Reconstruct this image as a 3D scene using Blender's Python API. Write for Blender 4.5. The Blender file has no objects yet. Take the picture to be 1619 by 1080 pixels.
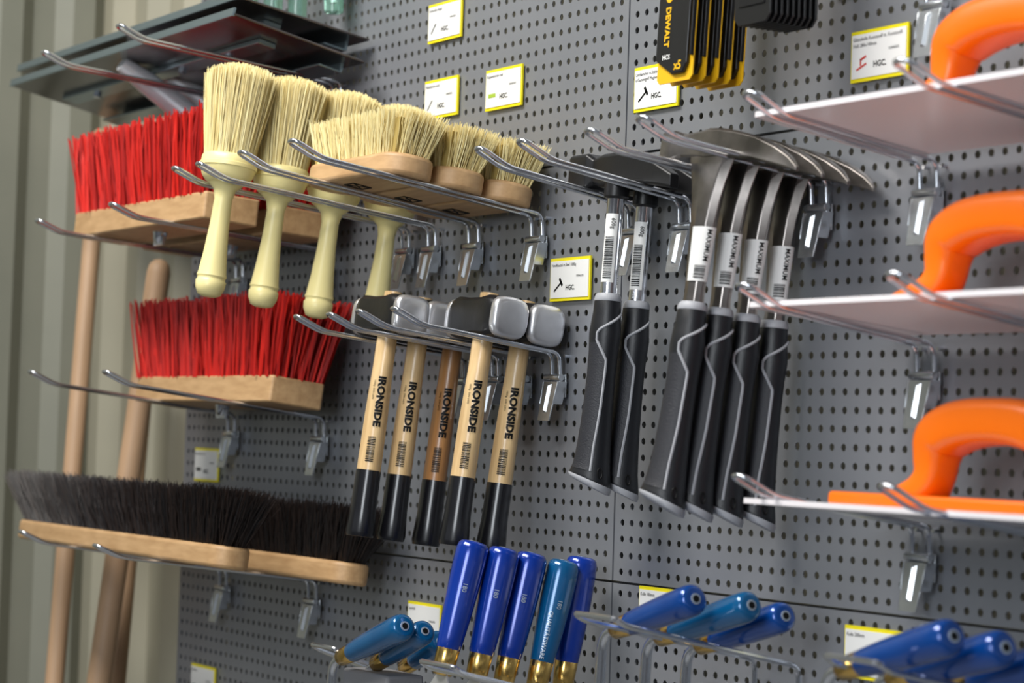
import bpy, bmesh, math, random
from mathutils import Vector, Matrix, Quaternion
random.seed(7)
PI=math.pi
scene=bpy.context.scene
COL=scene.collection
# ---------------------------------------------------------------- camera
FPX=3800.0; CX,CY=809.5,540.0
PHI=math.atan(2310/FPX); PIT=math.atan(154/FPX); ROLL=0.032; Z0=2.42
O=Vector((0,0,1.5))
dh=Vector((-math.cos(PHI),math.sin(PHI),0))
F=(dh*math.cos(PIT)+Vector((0,0,math.sin(PIT)))).normalized()
r0=F.cross(Vector((0,0,1))).normalized(); u0=r0.cross(F).normalized()
RT=r0*math.cos(ROLL)+u0*math.sin(ROLL); UP=u0*math.cos(ROLL)-r0*math.sin(ROLL)
CAM=O-F*Z0
cd=bpy.data.cameras.new('camera'); cam=bpy.data.objects.new('camera',cd); COL.objects.link(cam)
m=Matrix((( RT.x,UP.x,-F.x,CAM.x),(RT.y,UP.y,-F.y,CAM.y),(RT.z,UP.z,-F.z,CAM.z),(0,0,0,1)))
cam.matrix_world=m
cd.sensor_width=36; cd.lens=FPX/1619*36; cd.clip_start=.05
cd.dof.use_dof=True; cd.dof.focus_distance=2.25; cd.dof.aperture_fstop=7
scene.camera=cam
def ray(px,py): return F*FPX+RT*(px-CX)-UP*(py-CY)
def W(px,py,t=0.0):
    d=ray(px,py); k=(-t-CAM.y)/d.y; return CAM+d*k
def XP(px,py,x):
    d=ray(px,py); k=(x-CAM.x)/d.x; return CAM+d*k
# ---------------------------------------------------------------- materials
def mat(name,col,rough=.5,metal=0.0,noise=None,bump=0.0,bscale=200,island=None,coat=0,trans=0,stretch=(1,1,1),spec=.5):
    mt=bpy.data.materials.new(name); mt.use_nodes=True; nt=mt.node_tree; b=nt.nodes['Principled BSDF']
    b.inputs['Base Color'].default_value=(*col,1); b.inputs['Roughness'].default_value=rough; b.inputs['Metallic'].default_value=metal
    b.inputs['Specular IOR Level'].default_value=spec
    if coat: b.inputs['Coat Weight'].default_value=coat; b.inputs['Coat Roughness'].default_value=.12
    if trans: b.inputs['Transmission Weight'].default_value=trans
    tc=nt.nodes.new('ShaderNodeTexCoord'); mp=nt.nodes.new('ShaderNodeMapping'); mp.inputs['Scale'].default_value=stretch
    nt.links.new(tc.outputs['Object'],mp.inputs['Vector'])
    if noise:
        c2,sc=noise
        n=nt.nodes.new('ShaderNodeTexNoise'); n.inputs['Scale'].default_value=sc; n.inputs['Detail'].default_value=5
        nt.links.new(mp.outputs[0],n.inputs['Vector'])
        r=nt.nodes.new('ShaderNodeValToRGB'); r.color_ramp.elements[0].position=.33; r.color_ramp.elements[1].position=.68
        r.color_ramp.elements[0].color=(*col,1); r.color_ramp.elements[1].color=(*c2,1)
        nt.links.new(n.outputs['Fac'],r.inputs[0]); nt.links.new(r.outputs[0],b.inputs['Base Color'])
    if island:
        g=nt.nodes.new('ShaderNodeNewGeometry'); r=nt.nodes.new('ShaderNodeValToRGB')
        r.color_ramp.elements[0].color=(*col,1); r.color_ramp.elements[1].color=(*island,1)
        nt.links.new(g.outputs['Random Per Island'],r.inputs[0]); nt.links.new(r.outputs[0],b.inputs['Base Color'])
    if bump:
        n=nt.nodes.new('ShaderNodeTexNoise'); n.inputs['Scale'].default_value=bscale; n.inputs['Detail'].default_value=4
        nt.links.new(mp.outputs[0],n.inputs['Vector'])
        bp=nt.nodes.new('ShaderNodeBump'); bp.inputs['Strength'].default_value=bump; bp.inputs['Distance'].default_value=.001
        nt.links.new(n.outputs['Fac'],bp.inputs['Height']); nt.links.new(bp.outputs[0],b.inputs['Normal'])
    return mt
M=dict(
 peg=mat('pegboard_grey',(.25,.262,.288),.38,.4,noise=((.285,.297,.322),6),bump=.05,bscale=400),
 contain=mat('container_beige',(.38,.355,.265),.55,0,noise=((.31,.295,.225),4)),
 containg=mat('container_green',(.25,.25,.20),.55,0,noise=((.20,.205,.165),4)),
 floor=mat('floor_grey',(.30,.30,.31),.6,0,noise=((.38,.38,.38),9)),
 zinc=mat('zinc_wire',(.68,.71,.76),.20,.95,bump=.03),
 clip=mat('zinc_clip',(.70,.73,.76),.26,.9,noise=((.52,.55,.57),40)),
 wood=mat('pale_wood',(.60,.38,.19),.5,0,noise=((.47,.28,.13),9),stretch=(3,14,14)),
 woodh=mat('handle_wood',(.84,.60,.31),.35,0,noise=((.60,.38,.17),8),stretch=(18,18,1.6),coat=.3),
 woodd=mat('amber_wood',(.48,.23,.08),.35,0,noise=((.30,.14,.05),8),stretch=(18,18,1.6),coat=.3),
 pole=mat('pole_wood',(.50,.32,.19),.55,0,noise=((.39,.25,.145),7),stretch=(10,10,1)),
 red=mat('red_bristle',(.30,.003,.002),.5,island=(.70,.016,.007),spec=.25),
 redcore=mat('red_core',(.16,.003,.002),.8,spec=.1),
 black=mat('black_bristle',(.002,.002,.003),.45,island=(.022,.011,.007),spec=.35),
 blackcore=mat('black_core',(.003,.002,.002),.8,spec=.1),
 cream=mat('cream_bristle',(.72,.57,.22),.6,island=(.98,.88,.50),spec=.25),
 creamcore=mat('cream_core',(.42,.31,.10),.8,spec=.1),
 creamp=mat('cream_plastic',(.90,.79,.37),.36),
 blkpaint=mat('black_paint',(.007,.007,.009),.25,coat=.4),
 blksteel=mat('black_steel',(.010,.010,.011),.34,0,bump=.15,bscale=150,spec=.4),
 polish=mat('polished_steel',(.82,.82,.84),.32,.8,noise=((.66,.66,.68),30)),
 chrome=mat('chrome_tube',(.85,.85,.87),.10,1.0),
 tarn=mat('tarnished_steel',(.34,.31,.29),.30,.95,noise=((.12,.11,.10),25)),
 rubber=mat('black_rubber',(.009,.010,.013),.42,bump=.12,bscale=700),
 panel=mat('moulded_grey_panel',(.020,.021,.027),.5,bump=.4,bscale=900),
 grey=mat('grey_rubber',(.40,.41,.44),.5),
 ink=mat('black_ink',(.006,.006,.006),.5,spec=.2),
 redink=mat('red_ink',(.6,.03,.02),.5),
 greenink=mat('green_ink',(.35,.5,.05),.5),
 white=mat('white_sticker',(.84,.84,.82),.45),
 paper=mat('paper_card',(.82,.82,.80),.4),
 yellow=mat('yellow_plastic',(.84,.72,.01),.4),
 gold=mat('brand_yellow',(.80,.45,.01),.4),
 blue=mat('blue_lacquer',(.003,.035,.32),.2,.2,coat=.6,noise=((.004,.045,.38),20)),
 mid=mat('mid_blue_lacquer',(.003,.055,.28),.2,.25,coat=.6,noise=((.004,.07,.33),20)),
 teal=mat('teal_blue_lacquer',(.003,.095,.26),.2,.2,coat=.6,noise=((.004,.12,.30),20)),
 silverink=mat('silver_print',(.45,.52,.60),.3,.4),
 brass=mat('brass_ferrule',(.78,.52,.16),.22,1.0),
 orange=mat('orange_plastic',(.90,.165,.002),.33),
 whitep=mat('white_plate',(.84,.80,.82),.3),
 dsteel=mat('dark_sheet_steel',(.065,.056,.056),.20,.75,noise=((.12,.105,.10),8)),
 tsteel=mat('teal_steel',(.24,.31,.34),.25,.75),
 blkcard=mat('black_card',(.009,.009,.010),.35),
 felt=mat('grey_felt',(.2,.2,.21),.9),
 socket=mat('galvanised_socket',(.85,.88,.92),.28,.5),
 glass=mat('green_clear_plastic',(.45,.75,.62),.08,trans=.85),
)
# ---------------------------------------------------------------- mesh builder
class MB:
    def __init__(s): s.v=[]; s.f=[]
    def add(s,vs,fs):
        o=len(s.v); s.v+= [tuple(v) for v in vs]; s.f+=[tuple(i+o for i in f) for f in fs]; return s
    def box(s,c,sz,R=None):
        hx,hy,hz=sz[0]/2,sz[1]/2,sz[2]/2; c=Vector(c)
        vs=[Vector((x,y,z)) for x in(-hx,hx) for y in(-hy,hy) for z in(-hz,hz)]
        if R: vs=[R@v for v in vs]
        return s.add([c+v for v in vs],[(0,1,3,2),(4,6,7,5),(0,4,5,1),(2,3,7,6),(0,2,6,4),(1,5,7,3)])
    def loft(s,rings,caps=True,closed=False):
        n=len(rings[0]); vs=[p for r in rings for p in r]; fs=[]
        k=len(rings)
        for i in range(k if closed else k-1):
            j2=(i+1)%k
            for j in range(n): fs.append((i*n+j,i*n+(j+1)%n,j2*n+(j+1)%n,j2*n+j))
        if caps and not closed: fs.append(tuple(range(n))[::-1]); fs.append(tuple((k-1)*n+j for j in range(n)))
        return s.add(vs,fs)
    def lathe(s,prof,n=24,warp=None):
        R=[]
        for p in prof:
            z,rx=p[0],p[1]; ry=p[2] if len(p)>2 else rx; ox=p[3] if len(p)>3 else 0
            ring=[(ox+rx*math.cos(2*PI*j/n),ry*math.sin(2*PI*j/n),z) for j in range(n)]
            if warp: ring=[warp(q) for q in ring]
            R.append(ring)
        return s.loft(R)
    def tube(s,pts,r,n=8):
        pts=[Vector(p) for p in pts]; rr=r if isinstance(r,(list,tuple)) else [r]*len(pts)
        t=(pts[1]-pts[0]).normalized(); a=t.orthogonal().normalized(); R=[]
        for i,p in enumerate(pts):
            if i==0: tt=t
            elif i==len(pts)-1: tt=(pts[i]-pts[i-1]).normalized()
            else: tt=((pts[i]-pts[i-1]).normalized()+(pts[i+1]-pts[i]).normalized()).normalized()
            a=(a-tt*a.dot(tt)).normalized(); b=tt.cross(a)
            R.append([p+(a*math.cos(2*PI*j/n)+b*math.sin(2*PI*j/n))*rr[i] for j in range(n)])
        return s.loft(R)
    def prism(s,poly,a,b,axis='y'):
        def P(p,h):
            return (p[0],h,p[1]) if axis=='y' else ((p[0],p[1],h) if axis=='z' else (h,p[0],p[1]))
        return s.loft([[P(p,a) for p in poly],[P(p,b) for p in poly]])
    def build(s,name,mt,parent=None,smooth=True,bevel=0,seg=2,world=None,ang=40):
        vs=s.v
        if world is not None:
            iv=world.inverted(); vs=[tuple(iv@Vector(v)) for v in vs]
        me=bpy.data.meshes.new(name); me.from_pydata(vs,[],s.f); me.update()
        me.materials.append(M[mt] if isinstance(mt,str) else mt)
        if smooth:
            me.polygons.foreach_set('use_smooth',[True]*len(me.polygons))
            try: me.set_sharp_from_angle(angle=math.radians(ang))
            except Exception: pass
        o=bpy.data.objects.new(name,me); COL.objects.link(o)
        if parent: o.parent=parent
        if bevel:
            b=o.modifiers.new('bevel','BEVEL'); b.width=bevel; b.segments=seg; b.limit_method='ANGLE'
        return o
def fillet(pts,r,n=4):
    pts=[Vector(p) for p in pts]; out=[pts[0]]
    for i in range(1,len(pts)-1):
        a,b,c=pts[i-1],pts[i],pts[i+1]; l1=(a-b).length; l2=(c-b).length
        k=min(r,l1*.49,l2*.49); p=b+(a-b).normalized()*k; q=b+(c-b).normalized()*k
        for j in range(n+1):
            t=j/n; out.append(p*(1-t)**2+b*2*t*(1-t)+q*t*t)
    out.append(pts[-1]); return out
def thing(name,label,cat,loc=(0,0,0),rot=(0,0,0),group=None,quat=None):
    o=bpy.data.objects.new(name,None); COL.objects.link(o); o.location=loc; o.empty_display_size=.02
    if quat is not None: o.rotation_mode='QUATERNION'; o.rotation_quaternion=quat
    else: o.rotation_euler=rot
    o['label']=label; o['category']=cat
    if group: o['group']=group
    return o
def text_mesh(s,size,bold=0.0,fine=False):
    cu=bpy.data.curves.new('t','FONT'); cu.body=s; cu.size=size; cu.offset=bold*size; cu.resolution_u=2
    o=bpy.data.objects.new('t',cu); COL.objects.link(o)
    dg=bpy.context.evaluated_depsgraph_get(); me=bpy.data.meshes.new_from_object(o.evaluated_get(dg))
    if fine:
        bm=bmesh.new(); bm.from_mesh(me); bmesh.ops.triangulate(bm,faces=bm.faces[:])
        for k in range(4):
            es=[e for e in bm.edges if e.calc_length()>size*.16]
            if not es: break
            bmesh.ops.subdivide_edges(bm,edges=es,cuts=1)
            bmesh.ops.triangulate(bm,faces=bm.faces[:])
        bm.to_mesh(me); bm.free()
    vs=[v.co.copy() for v in me.vertices]; fs=[tuple(p.vertices) for p in me.polygons]
    bpy.data.objects.remove(o); bpy.data.meshes.remove(me)
    return vs,fs
def flat_text(parent,s,size,x,z,y=0,mt='ink',bold=0,down=False,name='lettering',sx=1):
    vs,fs=text_mesh(s,size,bold)
    if down: vs=[(x+v.y,y,z-v.x*sx) for v in vs]
    else: vs=[(x+v.x*sx,y,z+v.y) for v in vs]
    return MB().add(vs,fs).build(name,mt,parent,smooth=False)
def wrap_text(parent,s,size,az0,z0,rf,mt='ink',bold=0,name='lettering',sx=1.0,off=.0006):
    vs,fs=text_mesh(s,size,bold,True); out=[]
    for v in vs:
        z=z0-v.x*sx
        rx,ry=rf(z); r=(rx+ry)/2
        az=az0+(v.y-size*.35)/r
        out.append(((rx+off)*math.cos(az),(ry+off)*math.sin(az),z))
    return MB().add(out,fs).build(name,mt,parent,smooth=False)
def wrap_patch(parent,name,mt,az0,ha,z0,z1,rf,off=.0003,n=12,nz=6):
    vs=[];fs=[]
    for i in range(nz+1):
        z=z0+(z1-z0)*i/nz; rx,ry=rf(z)
        for j in range(n+1):
            az=az0-ha+2*ha*j/n; vs.append(((rx+off)*math.cos(az),(ry+off)*math.sin(az),z))
    for i in range(nz):
        for j in range(n): a=i*(n+1)+j; fs.append((a,a+1,a+n+2,a+n+1))
    return MB().add(vs,fs).build(name,mt,parent)
def barcode(parent,az0,z0,z1,rf,ha=.35):
    mb=MB(); rnd=random.Random(3)
    z=z0
    while z>z1:
        w=rnd.choice((.0004,.0007,.001)); rx,ry=rf(z); vs=[]
        for zz in (z,z-w):
            for j in range(6):
                az=az0-ha+2*ha*j/5; vs.append(((rx+.0007)*math.cos(az),(ry+.0007)*math.sin(az),zz))
        mb.add(vs,[(k,k+1,k+7,k+6) for k in range(5)]); z-=w+rnd.choice((.0005,.0008))
    return mb.build('barcode','ink',parent,smooth=False)
def prof_fn(prof):
    ps=sorted(prof,key=lambda p:p[0])
    def f(z):
        for a,b in zip(ps,ps[1:]):
            if a[0]<=z<=b[0]:
                k=(z-a[0])/max(1e-9,b[0]-a[0]); ra=(a[1],a[2] if len(a)>2 else a[1]); rb=(b[1],b[2] if len(b)>2 else b[1])
                return (ra[0]+(rb[0]-ra[0])*k,ra[1]+(rb[1]-ra[1])*k)
        p=ps[0] if z<ps[0][0] else ps[-1]; return (p[1],p[2] if len(p)>2 else p[1])
    return f
AZ=math.atan2(-math.sin(PHI),math.cos(PHI))
# ---------------------------------------------------------------- setting
def struct(o): o['kind']='structure'; return o
fl=MB().box((-.2,-2,-.02),(8,6,.04)).build('floor','floor',smooth=False); struct(fl)
def corr(name,mt,length,period,depth,h,loc,rotz):
    pts=[];x=0
    while x<length:
        pts+=[(x,0),(x+period*.3,0),(x+period*.5,depth),(x+period*.8,depth)]; x+=period
    pts.append((x,0)); n=len(pts)
    vs=[(p[0],p[1],0) for p in pts]+[(p[0],p[1],h) for p in pts]
    fs=[(i,i+1,n+i+1,n+i) for i in range(n-1)]
    o=MB().add(vs,fs).build(name,mt,smooth=False); o.location=loc; o.rotation_euler=(0,0,rotz); struct(o)
corr('wall_back','contain',2.6,.13,.024,2.8,(-1.30,.06,0),0)
corr('wall_left','containg',3.2,.11,.018,2.8,(-1.30,.095,0),-PI/2)
# pegboard panels
def panel_mesh():
    NX,NZ=65,26; P=.0152; mx=(1-NX*P)/2; mz=(.4-NZ*P)/2; R=.0033; vs=[];fs=[]
    oct_=[(math.cos(k*PI/4),math.sin(k*PI/4)) for k in range(8)]
    sq=[(1,0),(1,1),(0,1),(-1,1),(-1,0),(-1,-1),(0,-1),(1,-1)]
    for i in range(NX):
        for j in range(NZ):
            cx=mx+P*(i+.5); cz=mz+P*(j+.5); o=len(vs)
            vs+=[(cx+a*P/2,0,cz+b*P/2) for a,b in sq]
            vs+=[(cx+a*R,0,cz+b*R) for a,b in oct_]
            vs+=[(cx+a*R,.0010,cz+b*R) for a,b in oct_]
            for k in range(8):
                k2=(k+1)%8
                fs.append((o+k,o+k2,o+8+k2,o+8+k)); fs.append((o+8+k,o+8+k2,o+16+k2,o+16+k))
    mb=MB(); mb.v=vs; mb.f=fs
    e=.0012
    for (x0,x1,z0,z1) in ((e,mx,e,.4-e),(1-mx,1-e,e,.4-e),(mx,1-mx,e,mz),(mx,1-mx,.4-mz,.4-e)):
        mb.add([(x0,0,z0),(x1,0,z0),(x1,0,z1),(x0,0,z1)],[(0,1,2,3)])
    for a,b in (((e,e),(1-e,e)),((1-e,e),(1-e,.4-e)),((1-e,.4-e),(e,.4-e)),((e,.4-e),(e,e))):
        mb.add([(a[0],0,a[1]),(b[0],0,b[1]),(b[0],.015,b[1]),(a[0],.015,a[1])],[(0,1,2,3)])
    return mb
zs=W(980,921).z; xs=W(981,500).x
p0=panel_mesh().build('pegboard_panel','peg',smooth=False)
plabels={(-1,-1):'grey perforated steel panel at the bottom left, behind the upright blue handles',(-1,0):'grey perforated steel panel behind the wooden sledgehammers',
(-1,1):'grey perforated steel panel at the top left, behind the cream bristle brushes',(0,-1):'grey perforated steel panel at the bottom right, behind the lying blue handles',
(0,0):'grey perforated steel panel behind the black gripped hammers and lower two orange floats',(0,1):'grey perforated steel panel at the top right, behind the saw blade packs'}
first=True
for i in (-1,0):
    for j in (-1,0,1):
        o=p0 if first else p0.copy()
        if not first: COL.objects.link(o)
        first=False
        o.location=(xs+i*1.0,0,zs+j*.4); o['label']=plabels[(i,j)]; o['category']='pegboard'; o['group']='perforated wall panels'
o=MB().box((xs-1.0+.012,.036,1.35),(.024,.036,2.7)).build('shelf_upright','peg',smooth=False,bevel=.002)
o['label']='grey steel upright post behind the left edge of the pegboard'; o['category']='post'
o2=MB().box((xs,.036,1.35),(.03,.036,2.7)).build('shelf_upright','peg',smooth=False,bevel=.002)
o2['label']='grey steel upright post behind the vertical joint between pegboard panels'; o2['category']='post'
# ---------------------------------------------------------------- hooks
WR=.0020
def hook(base,tip,label,sp=.010,wr=WR):
    b=W(base[0],base[1],.010); tp=XP(tip[0],tip[1],b.x)
    L=b.y-tp.y; dz=tp.z-b.z; a=math.atan((dz-.010)/L)
    t=thing('display_hook',label,'hook',b,group='double wire display hooks')
    k=L-.030; z1=math.tan(a)*k; tw=max(sp*.85,.0065)
    P=[(-sp,.002,-.030),(-sp,0,0),(-tw,-k,z1),(-tw,-L,dz),(tw,-L,dz),(tw,-k,z1),(sp,0,0),(sp,.002,-.030)]
    MB().tube(fillet(P,.0085,6),wr,10).build('wire','zinc',t)
    c=MB()
    c.tube([(-.014,-.001,-.024),(.014,-.001,-.024)],.0035,10)
    c.box((0,.005,-.032),(.026,.0015,.022))
    poly=[(-.0135,-.028),(.0135,-.028),(.0100,-.066),(-.0100,-.066)]
    yy=lambda z:-.003-(-.028-z)*.20
    vs=[(x,yy(z),z) for (x,z) in poly]+[(x,yy(z)-.0014,z) for (x,z) in poly]
    c.add(vs,[(0,1,2,3),(7,6,5,4),(0,4,5,1),(1,5,6,2),(2,6,7,3),(3,7,4,0)])
    for s in (-1,1):
        q=[(s*.0138,yy(-.028)-.002,-.028),(s*.0138,.006,-.028),(s*.0120,.002,-.050),(s*.0120,yy(-.050)-.002,-.050)]
        q2=[(a_-s*.0012,b_,c_) for a_,b_,c_ in q]
        c.loft([q,q2])
    c.add([(-.003,yy(-.030)-.0014,-.030),(.003,yy(-.030)-.0014,-.030),(.003,yy(-.058)-.0014,-.058),(-.003,yy(-.058)-.0014,-.058),(0,yy(-.032)-.004,-.032),(0,yy(-.056)-.004,-.056)],
          [(0,1,4),(1,2,5,4),(2,3,5),(3,0,4,5)])
    c.build('clip','clip',t,bevel=.0003)
    MB().tube([(-.010,.004,-.003),(-.010,.022,-.003)],.0018,6).tube([(.010,.004,-.003),(.010,.022,-.003)],.0018,6).build('prong','zinc',t)
    return dict(b=b,L=L,a=a)
def seat(hs,t,dx=0,lift=0):
    n=len(hs); a=sum(h['a'] for h in hs)/n
    x=sum(h['b'].x for h in hs)/n; y=sum(h['b'].y for h in hs)/n; z=sum(h['b'].z for h in hs)/n
    return (x+dx,y-t*math.cos(a),z+t*math.sin(a)+WR+lift),(-a,0,0),a
S2=hook((405,165),(68,82),'left wire hook carrying the dark steel scrapers at the top')
S1=hook((532,132),(187,40),'right wire hook carrying the dark steel scrapers at the top')
U1=hook((378,412),(58,348),'left wire hook under the upper pair of red brooms')
U2=hook((512,396),(175,322),'right wire hook under the upper pair of red brooms')
D1=hook((365,655),(47,587),'left wire hook under the single lower red broom')
D2=hook((505,661),(165,587),'right wire hook under the single lower red broom')
B1=hook((352,898),(32,840),'left wire hook under the long black brooms')
B2=hook((493,917),(150,862),'right wire hook under the long black brooms')
C1=hook((640,362),(275,265),'left wire hook holding the cream handled round brushes',sp=.008)
C2=hook((682,358),(313,258),'right wire hook holding the cream handled round brushes',sp=.008)
K1=hook((748,352),(380,240),'left wire hook under the wooden scrubbing brushes')
K2=hook((848,340),(460,222),'right wire hook under the wooden scrubbing brushes')
G1=hook((728,566),(468,500),'left wire hook holding the left three sledgehammers',sp=.006)
G2=hook((782,562),(520,496),'right wire hook holding the left three sledgehammers',sp=.006)
G3=hook((824,561),(566,491),'left wire hook holding the right two sledgehammers',sp=.006)
G4=hook((878,558),(622,487),'right wire hook holding the right two sledgehammers',sp=.007)
A1=hook((1000,325),(755,234),'left wire hook holding the black headed carpenter hammers',sp=.008)
A2=hook((1082,316),(822,222),'right wire hook holding the black headed carpenter hammers',sp=.009)
R1=hook((1212,297),(930,205),'left wire hook holding the bare steel pick hammers',sp=.009)
R2=hook((1294,283),(1012,185),'right wire hook holding the bare steel pick hammers',sp=.010)
P1=hook((1467,256),(1182,146),'left wire hook under the topmost white and orange float')
P2=hook((1745,215),(1422,95),'right wire hook under the topmost white and orange float')
P3=hook((1462,545),(1172,450),'left wire hook under the middle white and orange float')
P4=hook((1740,540),(1410,432),'right wire hook under the middle white and orange float')
P5=hook((1455,832),(1165,752),'left wire hook under the lowest white and orange float')
P6=hook((1732,868),(1398,768),'right wire hook under the lowest white and orange float')
T1=hook((1478,-40),(1195,-140),'wire hook whose clip peeks out at the top edge right of the black packs')
T2=hook((412,-52),(80,-130),'left one of two hooks whose clips peek out above the dark scrapers')
T3=hook((545,-70),(200,-160),'right one of two hooks whose clips peek out above the dark scrapers')
# ---------------------------------------------------------------- bristles
def strands(mb,roots,r,flare,jit,segs=2,lean=0):
    for (x,y,z,l) in roots:
        tx=x+x*flare[0]+random.gauss(0,jit)+lean; ty=y+y*flare[1]+random.gauss(0,jit)
        l=l*random.uniform(.93,1.03); bx=random.gauss(0,jit*.4); by=random.gauss(0,jit*.4)
        vs=[]
        for k in range(segs+1):
            t=k/segs; px=x+(tx-x)*t+bx*math.sin(PI*t); py=y+(ty-y)*t+by*math.sin(PI*t); pz=z+l*t
            rr=r*(1-.35*t)
            for q in range(3):
                an=2*PI*q/3+.3; vs.append((px+rr*math.cos(an),py+rr*math.sin(an),pz))
        fs=[]
        for k in range(segs):
            for q in range(3): fs.append((k*3+q,k*3+(q+1)%3,k*3+3+(q+1)%3,k*3+3+q))
        fs.append((segs*3,segs*3+1,segs*3+2))
        mb.add(vs,fs)
def rounded_rect(lx,ly,r,n=6):
    p=[]
    for (sx,sy,a0) in ((1,1,0),(-1,1,PI/2),(-1,-1,PI),(1,-1,1.5*PI)):
        for k in range(n+1):
            a=a0+PI/2*k/n; p.append((sx*(lx/2-r)+r*math.cos(a),sy*(ly/2-r)+r*math.sin(a)))
    return p
def corebox(mb,x0,y0,z0,x1,y1,z1):
    mb.add([(-x0,-y0,z0),(x0,-y0,z0),(x0,y0,z0),(-x0,y0,z0),(-x1,-y1,z1),(x1,-y1,z1),(x1,y1,z1),(-x1,y1,z1)],
      [(0,1,5,4),(1,2,6,5),(2,3,7,6),(3,0,4,7),(4,5,6,7)]); return mb
def red_broom(loc,rot,label):
    t=thing('street_broom',label,'broom',loc,rot,'red bristle brooms')
    MB().prism(rounded_rect(.385,.066,.004),0,.030,'z').build('wooden_block','wood',t,bevel=.002)
    mb=MB(); roots=[]
    for i in range(26):
        for j in range(6):
            bx=-.183+.366*i/25; by=-.027+.054*j/5
            for k in range(20):
                roots.append((bx+random.gauss(0,.003),by+random.gauss(0,.003),.028,.094))
    strands(mb,roots,.0015,(.10,.42),.0042,segs=3); br=mb.build('bristles','red',t,smooth=False)
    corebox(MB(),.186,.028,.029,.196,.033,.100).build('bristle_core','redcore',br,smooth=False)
    w=MB().lathe([(-.012,.004),(-.009,.007),(-.003,.008),(.001,.009)],12); w.box((0,0,-.010),(.026,.003,.010)); w.build('wing_screw','zinc',t)
    return t
for tt,hs,dx,lb in ((.160,(U1,U2),.012,'upper red broom nearer the viewer, standing bristles up'),(.064,(U1,U2),.0,'upper red broom nearer the wall, half hidden behind the cream handles'),
                 (.067,(D1,D2),0,'lower red broom alone on its hooks, above the long black brooms')):
    l,r,a=seat(hs,tt,dx=dx); red_broom(l,r,lb)
def black_broom(loc,rot,label,ln=.60,lean=-.006):
    t=thing('hall_broom',label,'broom',loc,rot,'long black brooms')
    MB().prism(rounded_rect(ln,.046,.021,8),0,.024,'z').build('wooden_block','wood',t,bevel=.004,seg=3)
    mb=MB(); roots=[]; h=ln/2-.005
    for k in range(9500):
        x=random.uniform(-h,h); y=random.uniform(-.020,.020)
        e=max(0,(abs(x)-h+.025)/.03)
        roots.append((x,y*(1-.5*e),.023,random.uniform(.050,.064)))
    strands(mb,roots,.00055,(.14,.80),.0045,lean=lean)
    br=mb.build('bristles','black',t,smooth=False)
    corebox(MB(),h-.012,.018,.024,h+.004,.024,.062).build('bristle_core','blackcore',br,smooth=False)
l,r,a=seat((B1,B2),.172,dx=-.028); black_broom(l,r,'long black bristle broom nearer the viewer, on the lowest left hooks',.615,-.012)
l,r,a=seat((B1,B2),.046,dx=.014); black_broom(l,r,'long black bristle broom nearer the wall, only its right end showing')
# round cream brushes
def round_brush(loc,rot,label):
    t=thing('round_brush',label,'brush',loc,rot,'cream round brushes')
    MB().lathe([(-.119,.007),(-.117,.0118),(-.110,.0150),(-.103,.0156),(-.1015,.0143),(-.0995,.0143),(-.098,.0154),(-.094,.0144),(-.075,.0122),(-.045,.0100),(-.018,.0092),(-.008,.0115),(-.002,.018)],28).build('handle','creamp',t,ang=50)
    MB().lathe([(-.003,.017,.015),(.000,.023,.021),(.006,.0285,.0255),(.014,.031,.028),(.0145,.0322,.0292),(.018,.0322,.0292),(.0185,.031,.028),(.025,.031,.0275),(.027,.029,.026)],32).build('ferrule','creamp',t,ang=50)
    mb=MB(); roots=[]
    for k in range(2800):
        an=random.uniform(0,2*PI); q=math.sqrt(random.random())
        roots.append((.0285*q*math.cos(an),.0255*q*math.sin(an),.025,.097-.010*q*q))
    strands(mb,roots,.0005,(.36,.36),.0019,segs=3); br=mb.build('bristles','cream',t,smooth=False)
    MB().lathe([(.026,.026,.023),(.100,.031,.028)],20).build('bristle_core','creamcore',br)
    return t
for tt,lb in ((.228,'frontmost cream handled round brush, nearest the hook tips'),(.168,'second cream handled round brush from the hook tips'),
              (.104,'third cream handled round brush from the hook tips'),(.036,'cream handled round brush nearest the wall, its handle end hidden by the hammers')):
    l,r,a=seat((C1,C2),tt); t=round_brush(l,r,lb)
# scrubbing brushes
def scrub(loc,rot,label):
    t=thing('scrubbing_brush',label,'brush',loc,rot,'wooden scrubbing brushes')
    MB().prism(rounded_rect(.195,.054,.026,10),0,.021,'z').build('wooden_block','wood',t,bevel=.004,seg=3)
    mb=MB(); roots=[]
    for i in range(20):
        for j in range(6):
            bx=-.085+.170*i/19; by=-.020+.040*j/5
            if abs(bx)>.076 and abs(by)>.014: continue
            for k in range(40): roots.append((bx+random.gauss(0,.0024),by+random.gauss(0,.0024),.020,.042))
    strands(mb,roots,.00045,(.15,.42),.0024); br=mb.build('bristles','cream',t,smooth=False)
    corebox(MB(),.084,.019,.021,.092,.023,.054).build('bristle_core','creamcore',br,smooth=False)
    k=MB()
    for (a,b) in (((-.01,-.01),(.01,-.01)),((.01,-.01),(.01,.01)),((.01,.01),(-.01,.01)),((-.01,.01),(-.01,-.01)),((-.01,-.01),(.01,.01)),((-.01,.01),(.01,-.01))):
        k.tube([(a[0]-.02,a[1],-.0002),(b[0]-.02,b[1],-.0002)],.0009,4)
    k.build('burnt_mark','ink',t)
    return t
for tt,lb in ((.150,'wooden scrubbing brush nearest the viewer, full length of its pale bristles showing'),(.092,'middle wooden scrubbing brush of the three'),(.036,'wooden scrubbing brush nearest the wall')):
    l,r,a=seat((K1,K2),tt,dx=-.016); scrub(l,r,lb)
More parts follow.
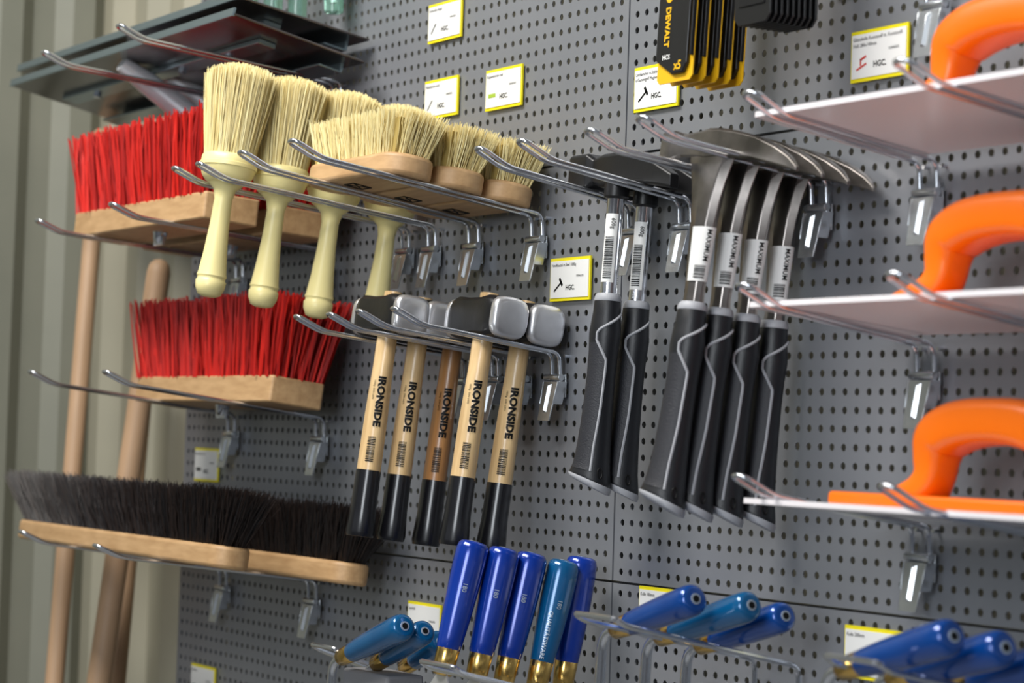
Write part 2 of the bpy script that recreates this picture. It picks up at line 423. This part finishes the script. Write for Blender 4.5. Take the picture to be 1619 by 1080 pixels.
# ---------------------------------------------------------------- sledgehammers
def sledge(loc,rot,label,dark=False):
    t=thing('sledgehammer',label,'hammer',loc,rot,'club hammers with wooden handles')
    def ring(x,h,p=5.0,n=32):
        out=[]
        for j in range(n):
            a=2*PI*(j+.5)/n; c,s=math.cos(a),math.sin(a); r=h/((abs(c)**p+abs(s)**p)**(1/p)); out.append((x,r*c,r*s+.021))
        return out
    MB().loft([ring(x,h,p) for x,h,p in ((-.040,.0188,4),(-.036,.0198,5),(-.028,.0208,6),(-.012,.0192,6),(.012,.0192,6),(.028,.0208,6),(.036,.0198,5),(.040,.0188,4))]).build('head','blksteel',t,ang=30)
    for s in (-1,1):
        MB().loft([ring(s*x,h,p) for x,h,p in ((.0396,.0192,4),(.0405,.0197,3.8),(.0455,.0195,3.6),(.0475,.0186,3.4),(.0488,.0168,3.2),(.0493,.0140,3),(.0495,.0080,2.6))]).build('striking_face','polish',t,ang=60)
    prof=[(.046,.0105,.0085),(.0,.0116,.0096),(-.03,.0114,.0098),(-.08,.0130,.0112),(-.13,.0134,.0116),(-.17,.0138,.0119),(-.195,.0158,.0134),(-.200,.0148,.0124)]
    pw=[p for p in prof if p[0]>=-.13]+[(-.134,.0134,.0116)]
    MB().lathe(pw,24).build('handle','woodd' if dark else 'woodh',t,ang=60)
    pb=[(-.134,.0140,.0121),(-.17,.0144,.0125),(-.195,.0165,.0142),(-.2,.0153,.0129)]
    MB().lathe(pb,24).build('dipped_grip','blkpaint',t,ang=60)
    rf=prof_fn(prof)
    wrap_text(t,'IRONSIDE',.0100,AZ+.12,-.040,rf,bold=.05,sx=1.14)
    wrap_text(t,'1000g  DIN 6475',.0028,AZ-.55,-.044,rf,name='small_print')
    barcode(t,AZ-.1,-.101,-.125,rf,.32)
    return t
sl=[((G1,G2),.106,0,'leftmost wooden handled club hammer with a black head'),((G1,G2),.071,0,'pale wooden handled club hammer second from the left'),
    ((G1,G2),.030,1,'club hammer with the darker amber wooden handle'),((G3,G4),.064,0,'pale wooden handled club hammer just right of the amber handled one'),
    ((G3,G4),.022,0,'rightmost wooden handled club hammer, nearest the wall')]
for hs,tt,dk,lb in sl:
    l,r,a=seat(hs,tt); t=sledge(l,r,lb,dk)
# ---------------------------------------------------------------- gripped hammers
def xsec(x,hy,hz,oz,c=.3,oy=0):
    c1=min(hy,hz)*c
    p=[(hy-c1,hz),(-hy+c1,hz),(-hy,hz-c1),(-hy,-hz+c1),(-hy+c1,-hz),(hy-c1,-hz),(hy,-hz+c1),(hy,hz-c1)]
    return [(x,a+oy,b+oz) for a,b in p]
def grip(t,ztop,L):
    z=lambda k: ztop-L*k
    def ofs(zz): k=max(0,(ztop-zz)/L); return -.006*k*k
    def warp(q):
        k=max(0,min(1,((ztop-q[2])/L-.80)/.2)); k=k*k
        return (q[0],q[1],q[2]-(q[0]*.25+q[1]*.34)*k)
    pr=[(0,.0110,.0094),(.03,.0134,.0114),(.10,.0138,.0118),(.15,.0152,.0127),(.21,.0162,.0135),(.30,.0150,.0125),(.42,.0146,.0122),(.55,.0150,.0126),(.68,.0158,.0133),(.8,.0170,.0145),(.9,.0188,.0160),(.96,.0212,.0178),(.99,.0218,.0183),(1,.020,.0165)]
    prof=[(z(k),a,b,ofs(z(k))) for k,a,b in pr]
    MB().lathe(prof,28,warp).build('grip','rubber',t,ang=60)
    pf=prof_fn(prof)
    def S(az,zz,off=.0003):
        rx,ry=pf(zz); ox=ofs(zz)
        return warp((ox+(rx+off)*math.cos(az),(ry+off)*math.sin(az),zz))
    pts=[(1.35,.10),(1.0,.115),(-.45,.19),(-.62,.21),(-.62,.25),(.10,.35),(.12,.38),(.05,.60),(-.12,.80),(-.15,.93)]
    def lerp_line(k):
        for (p,q) in zip(pts,pts[1:]):
            if p[1]<=k<=q[1]: return p[0]+(q[0]-p[0])*(k-p[1])/(q[1]-p[1])
        return pts[-1][0]
    vs=[];fs=[];N=26;K=8
    for i in range(N+1):
        k=.26+(.93-.26)*i/N; a1=lerp_line(k)-.10
        for j in range(K+1): vs.append(S(AZ-1.35+(a1+1.35)*j/K,z(k),.0005))
    for i in range(N):
        for j in range(K): a_=i*(K+1)+j; fs.append((a_,a_+1,a_+K+2,a_+K+1))
    MB().add(vs,fs).build('textured_panel','panel',t)
    P=[S(AZ+lerp_line(.10+(.93-.10)*i/90),z(.10+(.93-.10)*i/90)) for i in range(91)]
    MB().tube(P,.0013,6).build('grip_line','grey',t)
    P=[S(AZ+.35+.12*math.cos(q)*1.0,z(.93)-.004*math.sin(q),.0002) for q in [2*PI*j/14 for j in range(15)]]
    MB().tube(P,.0008,6).build('hanging_hole','ink',t)
    MB().lathe([(z(.0),.0114,.0098,0),(z(.012),.0131,.0111,0),(z(.032),.0140,.0119,0),(z(.04),.0136,.0115,0)],28).build('collar','grey',t,ang=50)
    o1=ofs(z(1))
    MB().lathe([(z(.978),.0219,.0184,o1),(z(.986),.0223,.0188,o1),(z(1.008),.0216,.0178,o1),(z(1.015),.018,.014,o1)],28,warp).build('end_cap','grey',t,ang=60)
def hammer_bare(loc,rot,label):
    t=thing('pick_hammer',label,'hammer',loc,rot,'bare steel pick hammers')
    R=[xsec(-.064,.0098,.0115,.014,.25),xsec(-.062,.0112,.0130,.014,.2),xsec(-.046,.0112,.0130,.014,.2),xsec(-.038,.0070,.0100,.014),xsec(-.014,.0075,.0115,.013),
       xsec(0,.0085,.0135,.012),xsec(.014,.0080,.0125,.012),xsec(.036,.0070,.0115,.009),xsec(.062,.0062,.0100,.004),xsec(.088,.0050,.0078,-.004),xsec(.106,.0036,.0050,-.011),xsec(.116,.0016,.0018,-.017)]
    MB().loft(R).build('head','tarn',t,bevel=.0014,seg=3)
    prof=[(.010,.036,.0078),(.002,.033,.0078),(-.008,.028,.0080),(-.020,.023,.0084),(-.035,.0185,.0088),(-.055,.0150,.0088),(-.085,.0125,.0080),(-.112,.0105,.0072),(-.124,.011,.008)]
    MB().lathe(prof,8).build('shank','tarn',t,ang=20,bevel=.0008)
    rf=prof_fn([(z_,a_*.985,b_*.985) for z_,a_,b_ in prof])
    st=wrap_patch(t,'sticker','white',AZ-.1,1.0,-.103,-.058,rf,.0009)
    wrap_text(st,'MAXIMUM',.0060,AZ+.22,-.060,rf,bold=.01,off=.0018,sx=.95)
    barcode(st,AZ-.1,-.090,-.100,lambda z:(rf(z)[0]+.0008,rf(z)[1]+.0008),.45)
    grip(t,-.120,.168)
    return t
def hammer_black(loc,rot,label):
    t=thing('carpenter_hammer',label,'hammer',loc,rot,'black headed carpenter hammers')
    R=[xsec(-.066,.0110,.0145,.017,.25),xsec(-.064,.0125,.0165,.017,.2),xsec(-.036,.0125,.0165,.017,.2),xsec(-.030,.0085,.0120,.017),xsec(-.014,.0105,.0155,.016),
       xsec(.014,.0105,.0155,.016),xsec(.028,.0090,.0135,.015),xsec(.060,.0075,.0115,.010),xsec(.090,.0050,.0065,.000)]
    MB().loft(R).build('head','blksteel',t,bevel=.0014,seg=3)
    prof=[(.01,.0085,.0085),(-.006,.0085,.0085),(-.008,.0078,.0078),(-.10,.0078,.0078)]
    MB().lathe([(.004,.0115),(-.008,.0115),(-.010,.009)],20).build('socket','blksteel',t)
    MB().lathe(prof,20).build('shank','chrome',t,ang=60)
    rf=prof_fn(prof)
    st=wrap_patch(t,'sticker','white',AZ-.45,.85,-.086,-.024,rf)
    wrap_text(st,'600g',.005,AZ-.1,-.028,rf,bold=.01,off=.0009)
    barcode(st,AZ-.45,-.045,-.082,rf,.5)
    grip(t,-.096,.173)
    return t
for tt,dr,lb in ((.084,0,'bare steel pick hammer nearest the viewer, its whole grey lined grip showing'),(.058,.5,'second bare steel pick hammer from the viewer'),(.032,1.5,'third bare steel pick hammer from the viewer'),(.006,3,'bare steel pick hammer nearest the wall, rightmost grip')):
    l,r,a=seat((R1,R2),tt); t=hammer_bare(l,r,lb); t.rotation_euler=(r[0]+math.radians(dr),0,0)
for tt,dr,lb in ((.046,5.8,'black headed tubular hammer nearer the viewer, leftmost black grip'),(.014,5.5,'black headed tubular hammer nearer the wall')):
    l,r,a=seat((A1,A2),tt); t=hammer_black(l,r,lb); t.rotation_euler=(r[0]+math.radians(dr),0,0)
# ---------------------------------------------------------------- plastic floats
def cr(p0,p1,p2,p3,t): return tuple(.5*((2*b)+(-a+c)*t+(2*a-5*b+4*c-d)*t*t+(-a+3*b-3*c+d)*t**3) for a,b,c,d in zip(p0,p1,p2,p3))
def pfloat(hs,label,dr=0,lift=0,hx=.720):
    l,r,a=seat(hs,.078,lift=lift); x0,x1=.602-l[0],.932-l[0]
    t=thing('plastic_float',label,'float',l,(r[0]+math.radians(dr),0,0),'white plastic floats with orange handles')
    cx=(x0+x1)/2
    p=[(q[0]+cx,q[1]) for q in rounded_rect(x1-x0,.142,.003)]
    MB().prism(p,0,.004,'z').build('plate','whitep',t)
    s0=.636-l[0]; s1=.912-l[0]
    p=[(q[0]+(s0+s1)/2,q[1]) for q in rounded_rect(s1-s0,.040,.008)]
    MB().prism(p,.004,.015,'z').build('base_strip','orange',t,bevel=.003,seg=3)
    a0=hx-l[0]; a1=hx+.156-l[0]
    path=[(a0-.024,.011,.007,.018),(a0-.008,.014,.010,.018),(a0+.006,.020,.0120,.016),(a0+.013,.031,.0125,.0145),(a0+.014,.044,.0145,.016),(a0+.018,.057,.0172,.019),(a0+.034,.0655,.0175,.020),(a0+.055,.0695,.017,.020),((a0+a1)/2,.0705,.0165,.020)]
    path=path+[(a0+a1-x,z,rn,ry) for x,z,rn,ry in path[:-1][::-1]]
    pp=[path[0]]+path+[path[-1]]; sm=[]
    for i in range(1,len(pp)-2):
        for k in range(4): sm.append(cr(pp[i-1],pp[i],pp[i+1],pp[i+2],k/4))
    sm.append(path[-1]); R=[]
    def se(c,e=.60): return math.copysign(abs(c)**e,c)
    for i,q in enumerate(sm):
        qa=sm[max(0,i-1)]; qb=sm[min(len(sm)-1,i+1)]; tx,tz=qb[0]-qa[0],qb[1]-qa[1]; n=math.hypot(tx,tz); nx,nz=-tz/n,tx/n
        R.append([(q[0]+nx*q[2]*se(math.cos(b)),q[3]*se(math.sin(b)),max(.008,q[1]+nz*q[2]*se(math.cos(b)))) for b in [2*PI*j/28 for j in range(28)]])
    MB().loft(R).build('handle','orange',t,ang=70)
pfloat((P1,P2),'topmost white plastic float with orange handle',hx=.728)
pfloat((P3,P4),'middle white plastic float with orange handle',2,.002,hx=.728)
pfloat((P5,P6),'lowest white plastic float with orange handle and orange base strip showing',5,.000,hx=.723)
# ---------------------------------------------------------------- dark scrapers
def scraper(dz,dt,label,dx=0,dr=0):
    l,r,a=seat((S1,S2),.10+dt,lift=dz)
    t=thing('floor_scraper',label,'scraper',l,(r[0]-math.radians(dr),0,0),'dark steel floor scrapers')
    x0,x1=-.985-l[0]+dx,-.285-l[0]+dx
    cx=(x0+x1)/2
    MB().box((cx,0,.0015),(x1-x0,.165,.003)).build('blade','dsteel',t,smooth=False,bevel=.001)
    c=MB()
    c.box((cx,.070,-.004),(x1-x0-.06,.004,.014)); c.box((cx,.056,-.010),(x1-x0-.06,.028,.003)); 
    c.box((cx,-.015,-.003),(x1-x0-.10,.022,.006)); c.box((cx,-.0815,.004),(x1-x0,.003,.010))
    c.build('stiffening_rail','tsteel',t,smooth=False,bevel=.001)
    b=MB()
    for k in (-.2,-.07,.07,.2): b.tube([(cx+k,-.015,-.0105),(cx+k,-.015,-.005)],.0055,6)
    b.build('bolt','zinc',t)
    MB().tube([(cx+.0,-.065,-.006),(cx+.0,-.03,-.018),(cx+.03,.05,-.056)],[.010,.014,.016],12).build('handle_socket','socket',t)
    return t
scraper(.016,0,'lower dark steel floor scraper with silver socket, resting on the top left hooks',dr=7)
scraper(.046,-.02,'upper dark steel floor scraper lying on top of the other one',dx=-.03,dr=5)
# small clear tubes peeking in at the top edge
for i,(px,py,tt) in enumerate(((392,12,.10),(432,8,.07),(470,14,.04),(528,6,.03))):
    c=W(px,py,tt)
    t=thing('clear_tube',['first','second','third','rightmost'][i]+' green clear plastic tube at the top edge above the scrapers','tube',(c.x,c.y,c.z-.012),group='green clear tubes')
    MB().lathe([(0,.006),(.002,.011),(.05,.012),(.052,.008),(.07,.008)],16).build('body','glass',t)
    MB().lathe([(.07,.010),(.085,.010)],16).build('cap','clip',t)
# ---------------------------------------------------------------- poles
def pole(p,q,r,label):
    a=W(*p); b=W(*q); d=(b-a); k=(.0-a.z)/d.z; e=a+d*k; L=(e-a).length
    quat=(a-e).to_track_quat('Z','X')
    t=thing('broom_stick',label,'stick',e,quat=quat,group='broom sticks')
    MB().lathe([(0,r),(L-r*1.2,r),(L-r*.5,r*.85),(L-r*.1,r*.5),(L,.001)],20).build('shaft','pole',t,ang=80)
pole((160,204,.02),(86,1080,.10),.0125,'leftmost tall wooden broom stick leaning by the corrugated wall')
pole((254,410,.02),(156,1080,.08),.0155,'thicker wooden broom stick with a rounded top behind the lower red broom')
pole((232,560,-.01),(184,1080,.03),.0125,'wooden broom stick just right of the thicker one, mostly hidden')
# ---------------------------------------------------------------- price labels
def price(px,py,lines,icon,label,iconc='ink',t0=.004):
    c=W(px,py,t0); t=thing('price_label',label,'label',c,group='yellow edged price labels')
    MB().box((0,.001,0),(.071,.002,.042)).build('holder','yellow',t,smooth=False)
    MB().box((0,-.0004,0),(.0675,.0008,.036)).build('card','paper',t,smooth=False)
    y=-.0010
    for i,s in enumerate(lines): flat_text(t,s,.0044,-.032,.0125-.0052*i,y,sx=.95)
    flat_text(t,'HGC.',.0068,-.006,-.0105,y,bold=.03)
    flat_text(t,'10046503',.0034,.012,.0015,y)
    m=MB()
    if icon=='hammer':
        m.box((-.020,y,-.007),(.016,.0002,.0018),Matrix.Rotation(-.6,3,'Y')); m.box((-.0145,y,-.0025),(.003,.0002,.009),Matrix.Rotation(-.6,3,'Y'))
    elif icon=='trowel':
        m.box((-.021,y,-.009),(.013,.0002,.0016),Matrix.Rotation(-.35,3,'Y')); m.box((-.022,y,-.005),(.0016,.0002,.006)); m.box((-.019,y,-.002),(.008,.0002,.0018),Matrix.Rotation(-.35,3,'Y'))
    elif icon=='brush':
        m.box((-.021,y,-.006),(.014,.0002,.004))
    elif icon=='blade':
        m.box((-.022,y,-.006),(.014,.0002,.0014),Matrix.Rotation(-.8,3,'Y'))
    m.build('pictogram',iconc,t,smooth=False)
price(703,33,['Farbroller-Bügel'],'blade','price label at the top edge, above the cream brushes')
price(697,155,['Malerbürste rund'],'blade','price label left of the one with the green pictogram')
price(796,139,['Kappenbürste oval'],'brush','price label with a small green pictogram above the scrubbing brushes','greenink')
price(1037,137,['Latthammer m.Stahlrohr','u.Gummigriff Magnet'],'hammer','price label with hammer pictogram just below the saw blade packs')
price(1390,84,['Glättekelle Kunststoff m. Kunststoff-','Heft 280x140mm'],'trowel','price label with a red float pictogram, left of the topmost orange handle','redink')
price(901,441,['Handfäustel m.Stiel 1000g'],'hammer','price label between the club hammers and the black gripped hammers')
price(326,735,['Strassenbesen rot'],'brush','price label at the left pegboard edge below the lower red broom')
price(320,1079,['Saalbesen'],'brush','price label cut by the bottom edge at the lower left')
price(670,985,['Spachtel'],'blade','price label behind the upright blue handles')
price(1045,967,['Kelle 180mm'],'blade','price label hidden behind the middle lying blue handles')
price(1380,1035,['Kelle 200mm'],'blade','price label behind the right lying blue handles')
# ---------------------------------------------------------------- packs at the top
def hookup(x,z,L,label):
    t=thing('display_hook',label,'hook',(x,-.010,z),group='double wire display hooks')
    MB().tube(fillet([(0,.012,-.03),(0,0,0),(0,-L,.02),(0,-L-.01,.035)],.008),.0025,8).build('wire','zinc',t)
    MB().box((0,.003,-.03),(.026,.003,.045)).build('clip','clip',t,bevel=.001)
zb=W(1060,132,.09).z
xp=.403
hookup(xp,zb+.155,.13,'wire hook above the frame carrying the yellow saw blade packs')
def pack(x,y,z,label):
    t=thing('blade_pack',label,'pack',(x,y,z),(-.05,0,0),'yellow and black saw blade packs')
    w=.052
    MB().prism([(-w/2+.004,0),(w/2-.004,.0),(w/2,.004),(w/2,.15),(w/2-.02,.16),(-w/2+.02,.16),(-w/2,.15),(-w/2,.004)],-.0006,.0006).build('card','gold',t,smooth=False)
    MB().prism([(-w/2+.001,.020),(0,.006),(.016,.006),(.0212,.014),(.0212,.15),(-w/2+.001,.15)],-.0045,-.0006).build('insert','blkcard',t,bevel=.0012)
    MB().box((w/2-.0012,-.002,.085),(.0022,.004,.13)).build('blister_edge','blksteel',t,bevel=.0006)
    b=MB(); b.prism([(-.009+.005*math.cos(q),.074+.0055*math.sin(q)) for q in [2*PI*j/18 for j in range(18)]],-.0049,-.0044); b.build('yellow_badge','gold',t,smooth=False)
    flat_text(t,'DEWALT',.0098,-.0125,.065,-.0049,'gold',.035,down=True,sx=.88)
    flat_text(t,'HCS',.0058,-.014,.0195,-.0049,'white',.02)
    flat_text(t,'x5',.0105,.004,.0095,-.0049,'gold',.03)
    return t
ypk=[-.092,-.079,-.066,-.053,-.040]
for i,y in enumerate(ypk):
    pack(xp,y,zb+(i*.0),['frontmost saw blade pack with its whole black face showing','second saw blade pack from the viewer','third saw blade pack from the viewer','fourth saw blade pack from the viewer','saw blade pack nearest the wall'][i])
xb=.513; zb2=W(1200,38,.09).z
hookup(xb,zb2+.09,.12,'wire hook above the frame carrying the black packs')
for i in range(9):
    t=thing('black_pack',['frontmost','second','third','fourth','fifth','sixth','seventh','eighth','rearmost'][i]+' of the thin black packs hanging at the top edge','pack',(xb,-.094+i*.0058,zb2),group='thin black packs')
    MB().prism([(-.024,.006),(-.018,0),(.018,0),(.024,.006),(.024,.09),(.01,.10),(-.01,.10),(-.024,.09)],-.0010,.0010).build('card','blkcard',t,bevel=.0005)
    MB().box((0,-.0016,.03),(.034,.0013,.03)).build('insert','blksteel',t,bevel=.0005)
# ---------------------------------------------------------------- blue tools
def hprof(L,r):
    return [(0,r*.66),(L*.03,r*.74),(L*.12,r*.80),(L*.35,r*.90),(L*.6,r*.97),(L*.82,r*1.0),(L*.93,r*.98),(L*.975,r*.90),(L*.995,r*.76),(L,r*.60)]
def blue_handle(t,L,r,mt,txts=(),az=0):
    p=hprof(L,r)
    MB().lathe(p,28).build('handle',mt,t,ang=60)
    MB().lathe([(L-.001,r*.36),(L+.0006,r*.34)],16).build('end_plug','silverink',t)
    MB().lathe([(L-.001,r*.24),(L+.0010,r*.22)],16).build('end_socket','ink',t)
    MB().lathe([(-.022,r*.50),(-.020,r*.64),(.006,r*.74),(.007,r*.68)],20).build('ferrule','brass',t,ang=60)
    for (s,size,k,da) in txts: wrap_text(t,s,size,az+da,L*k,prof_fn(p),'silverink',.01)
ups=[((708,1030,.170),(750,857),'blue',[('180',.0058,.62,.1)]),((760,1038,.140),(798,867),'blue',[('180',.0058,.62,.1)]),((804,1044,.110),(842,875),'blue',[('180',.0058,.62,.1)]),
     ((856,1050,.080),(893,887),'teal',[('180',.0058,.62,.3),('QUALITÄTSWARE',.0055,.50,-.1)]),((895,1050,.048),(921,881),'blue',[])]
ulab=['leftmost upright blue handle with brass ferrule','second upright blue handle from the left','third upright blue handle from the left','teal blue upright handle with silver lettering along it','upright blue handle nearest the wall']
for (bp,tp,mt,tx),lb in zip(ups,ulab):
    b=W(*bp); e=XP(tp[0],tp[1],b.x); d=e-b; L=d.length
    q=d.to_track_quat('Z','Y')
    cv=q.inverted()@(CAM-b).normalized(); az=math.atan2(cv.y,cv.x)
    t=thing('putty_knife',lb,'putty knife',b,quat=q,group='upright blue handled putty knives')
    blue_handle(t,L,.0150,mt,tx,az)
    MB().prism([(-.008,-.02),(.008,-.02),(.045,-.07),(.045,-.15),(-.045,-.15),(-.045,-.07)],-.0008,.0008).build('blade','polish',t,smooth=False)
def trowel(A,B,r,mt,label,group):
    a=W(*A); b=W(*B); d=b-a; L=d.length; q=d.to_track_quat('Z','Y')
    t=thing('trowel',label,'trowel',a,quat=q,group=group)
    mw=Matrix.LocRotScale(a,q,None)
    blue_handle(t,L,r,mt)
    u=d.normalized(); p=a-u*.012; e=a-u*.040
    MB().tube(fillet([p,e,e+Vector((-.006,0,-.10))],.022,6),.0046,10).build('neck','zinc',t,world=mw)
    f=e+Vector((-.006,0,-.10))
    MB().add([f+Vector((-.01,0,0)),f+Vector((.01,0,0)),f+Vector((.055,0,-.05)),f+Vector((.0,0,-.16)),f+Vector((-.055,0,-.05)),
              f+Vector((-.01,.0012,0)),f+Vector((.01,.0012,0)),f+Vector((.055,.0012,-.05)),f+Vector((.0,.0012,-.16)),f+Vector((-.055,.0012,-.05))],
              [(0,1,2,3,4),(9,8,7,6,5)]+[(i,(i+1)%5,5+(i+1)%5,5+i) for i in range(5)]).build('blade','polish',t,world=mw,smooth=False)
G='lying blue handled trowels'
trowel((556,1032,.19),(640,990,.19),.0130,'teal','lying teal handle furthest left at the bottom edge',G)
trowel((610,1040,.165),(672,998,.165),.0120,'teal','second lying teal handle in the left bottom group',G)
trowel((655,1045,.135),(696,1014,.135),.0120,'teal','lying teal handle right beside the upright blue handles, mostly hidden',G)
trowel((995,987,.135),(1100,947,.135),.0132,'mid','blue lying handle frontmost in the middle bottom group',G)
trowel((1066,1000,.100),(1188,957,.100),.0128,'teal','teal lying handle in the middle of the middle bottom group',G)
trowel((1130,1013,.068),(1242,974,.068),.0128,'mid','blue lying handle rearmost in the middle bottom group',G)
trowel((1360,1050,.155),(1508,1006,.155),.0135,'mid','lying blue handle frontmost in the right bottom group',G)
trowel((1440,1064,.120),(1590,1024,.120),.0135,'mid','second lying blue handle in the right bottom group',G)
trowel((1540,1080,.085),(1660,1046,.085),.0135,'mid','lying blue handle cut by the right frame edge at the bottom',G)
def rack(base,tip,label,sp=.03):
    b=W(base[0],base[1],.010); tp=XP(tip[0],tip[1],b.x); L=b.y-tp.y; dz=tp.z-b.z
    t=thing('wire_holder',label,'holder',b,group='wire holders for blue handled tools')
    P=[(-sp,0,-.05),(-sp,0,0),(-sp,-L+.01,dz-.006),(-sp,-L,dz),(sp,-L,dz),(sp,-L+.01,dz-.006),(sp,0,0),(sp,0,-.05)]
    MB().tube(fillet(P,.010),.0024,8).build('wire','zinc',t)
    MB().box((0,.002,-.05),(.05,.003,.03)).build('clip','clip',t,bevel=.001)
rack((1228,1048),(940,974),'wire holder under the middle lying blue handles')
rack((1640,1115),(1345,1042),'wire holder under the right lying blue handles')
rack((760,1120),(510,1022),'wire holder under the left lying teal handles',.025)
rack((1000,1130),(690,1050),'wire holder around the upright blue handles',.03)
o=MB().box(tuple(W(605,1078,.16)),(.09,.04,.02)).build('felt_pad','felt',bevel=.003); o['label']='grey felt pad at the bottom edge below the left teal handles'; o['category']='pad'
# ---------------------------------------------------------------- light
w=bpy.data.worlds.new('world'); scene.world=w; w.use_nodes=True; nt=w.node_tree; bg=nt.nodes['Background']
tc=nt.nodes.new('ShaderNodeTexCoord'); sp=nt.nodes.new('ShaderNodeSeparateXYZ'); nt.links.new(tc.outputs['Generated'],sp.inputs[0])
rp=nt.nodes.new('ShaderNodeValToRGB')
mr=nt.nodes.new('ShaderNodeMapRange'); mr.inputs['From Min'].default_value=-1; nt.links.new(sp.outputs['Z'],mr.inputs['Value']); nt.links.new(mr.outputs[0],rp.inputs[0])
e=rp.color_ramp.elements; e[0].position=.3; e[0].color=(.07,.07,.075,1); e[1].position=.85; e[1].color=(.12,.13,.15,1)
x=e.new(.52); x.color=(1.05,1.12,1.22,1); x=e.new(.46); x.color=(.18,.19,.21,1); x=e.new(.60); x.color=(.34,.38,.43,1)
nt.links.new(rp.outputs[0],bg.inputs['Color']); bg.inputs['Strength'].default_value=.40
def area(loc,tgt,sx,sy,e,c=(1,1,1)):
    ld=bpy.data.lights.new('area_light','AREA'); ld.shape='RECTANGLE'; ld.size=sx; ld.size_y=sy; ld.energy=e; ld.color=c
    o=bpy.data.objects.new('area_light',ld); COL.objects.link(o); o.location=loc
    o.rotation_euler=(Vector(tgt)-Vector(loc)).to_track_quat('-Z','Y').to_euler()
area((.05,-1.25,3.0),(0.08,0,1.4),1.5,.5,56,(1,.97,.92))
area((1.9,-2.6,2.1),(0.1,0,1.5),1.0,1.2,38,(.9,.95,1))
scene.view_settings.view_transform='Standard'
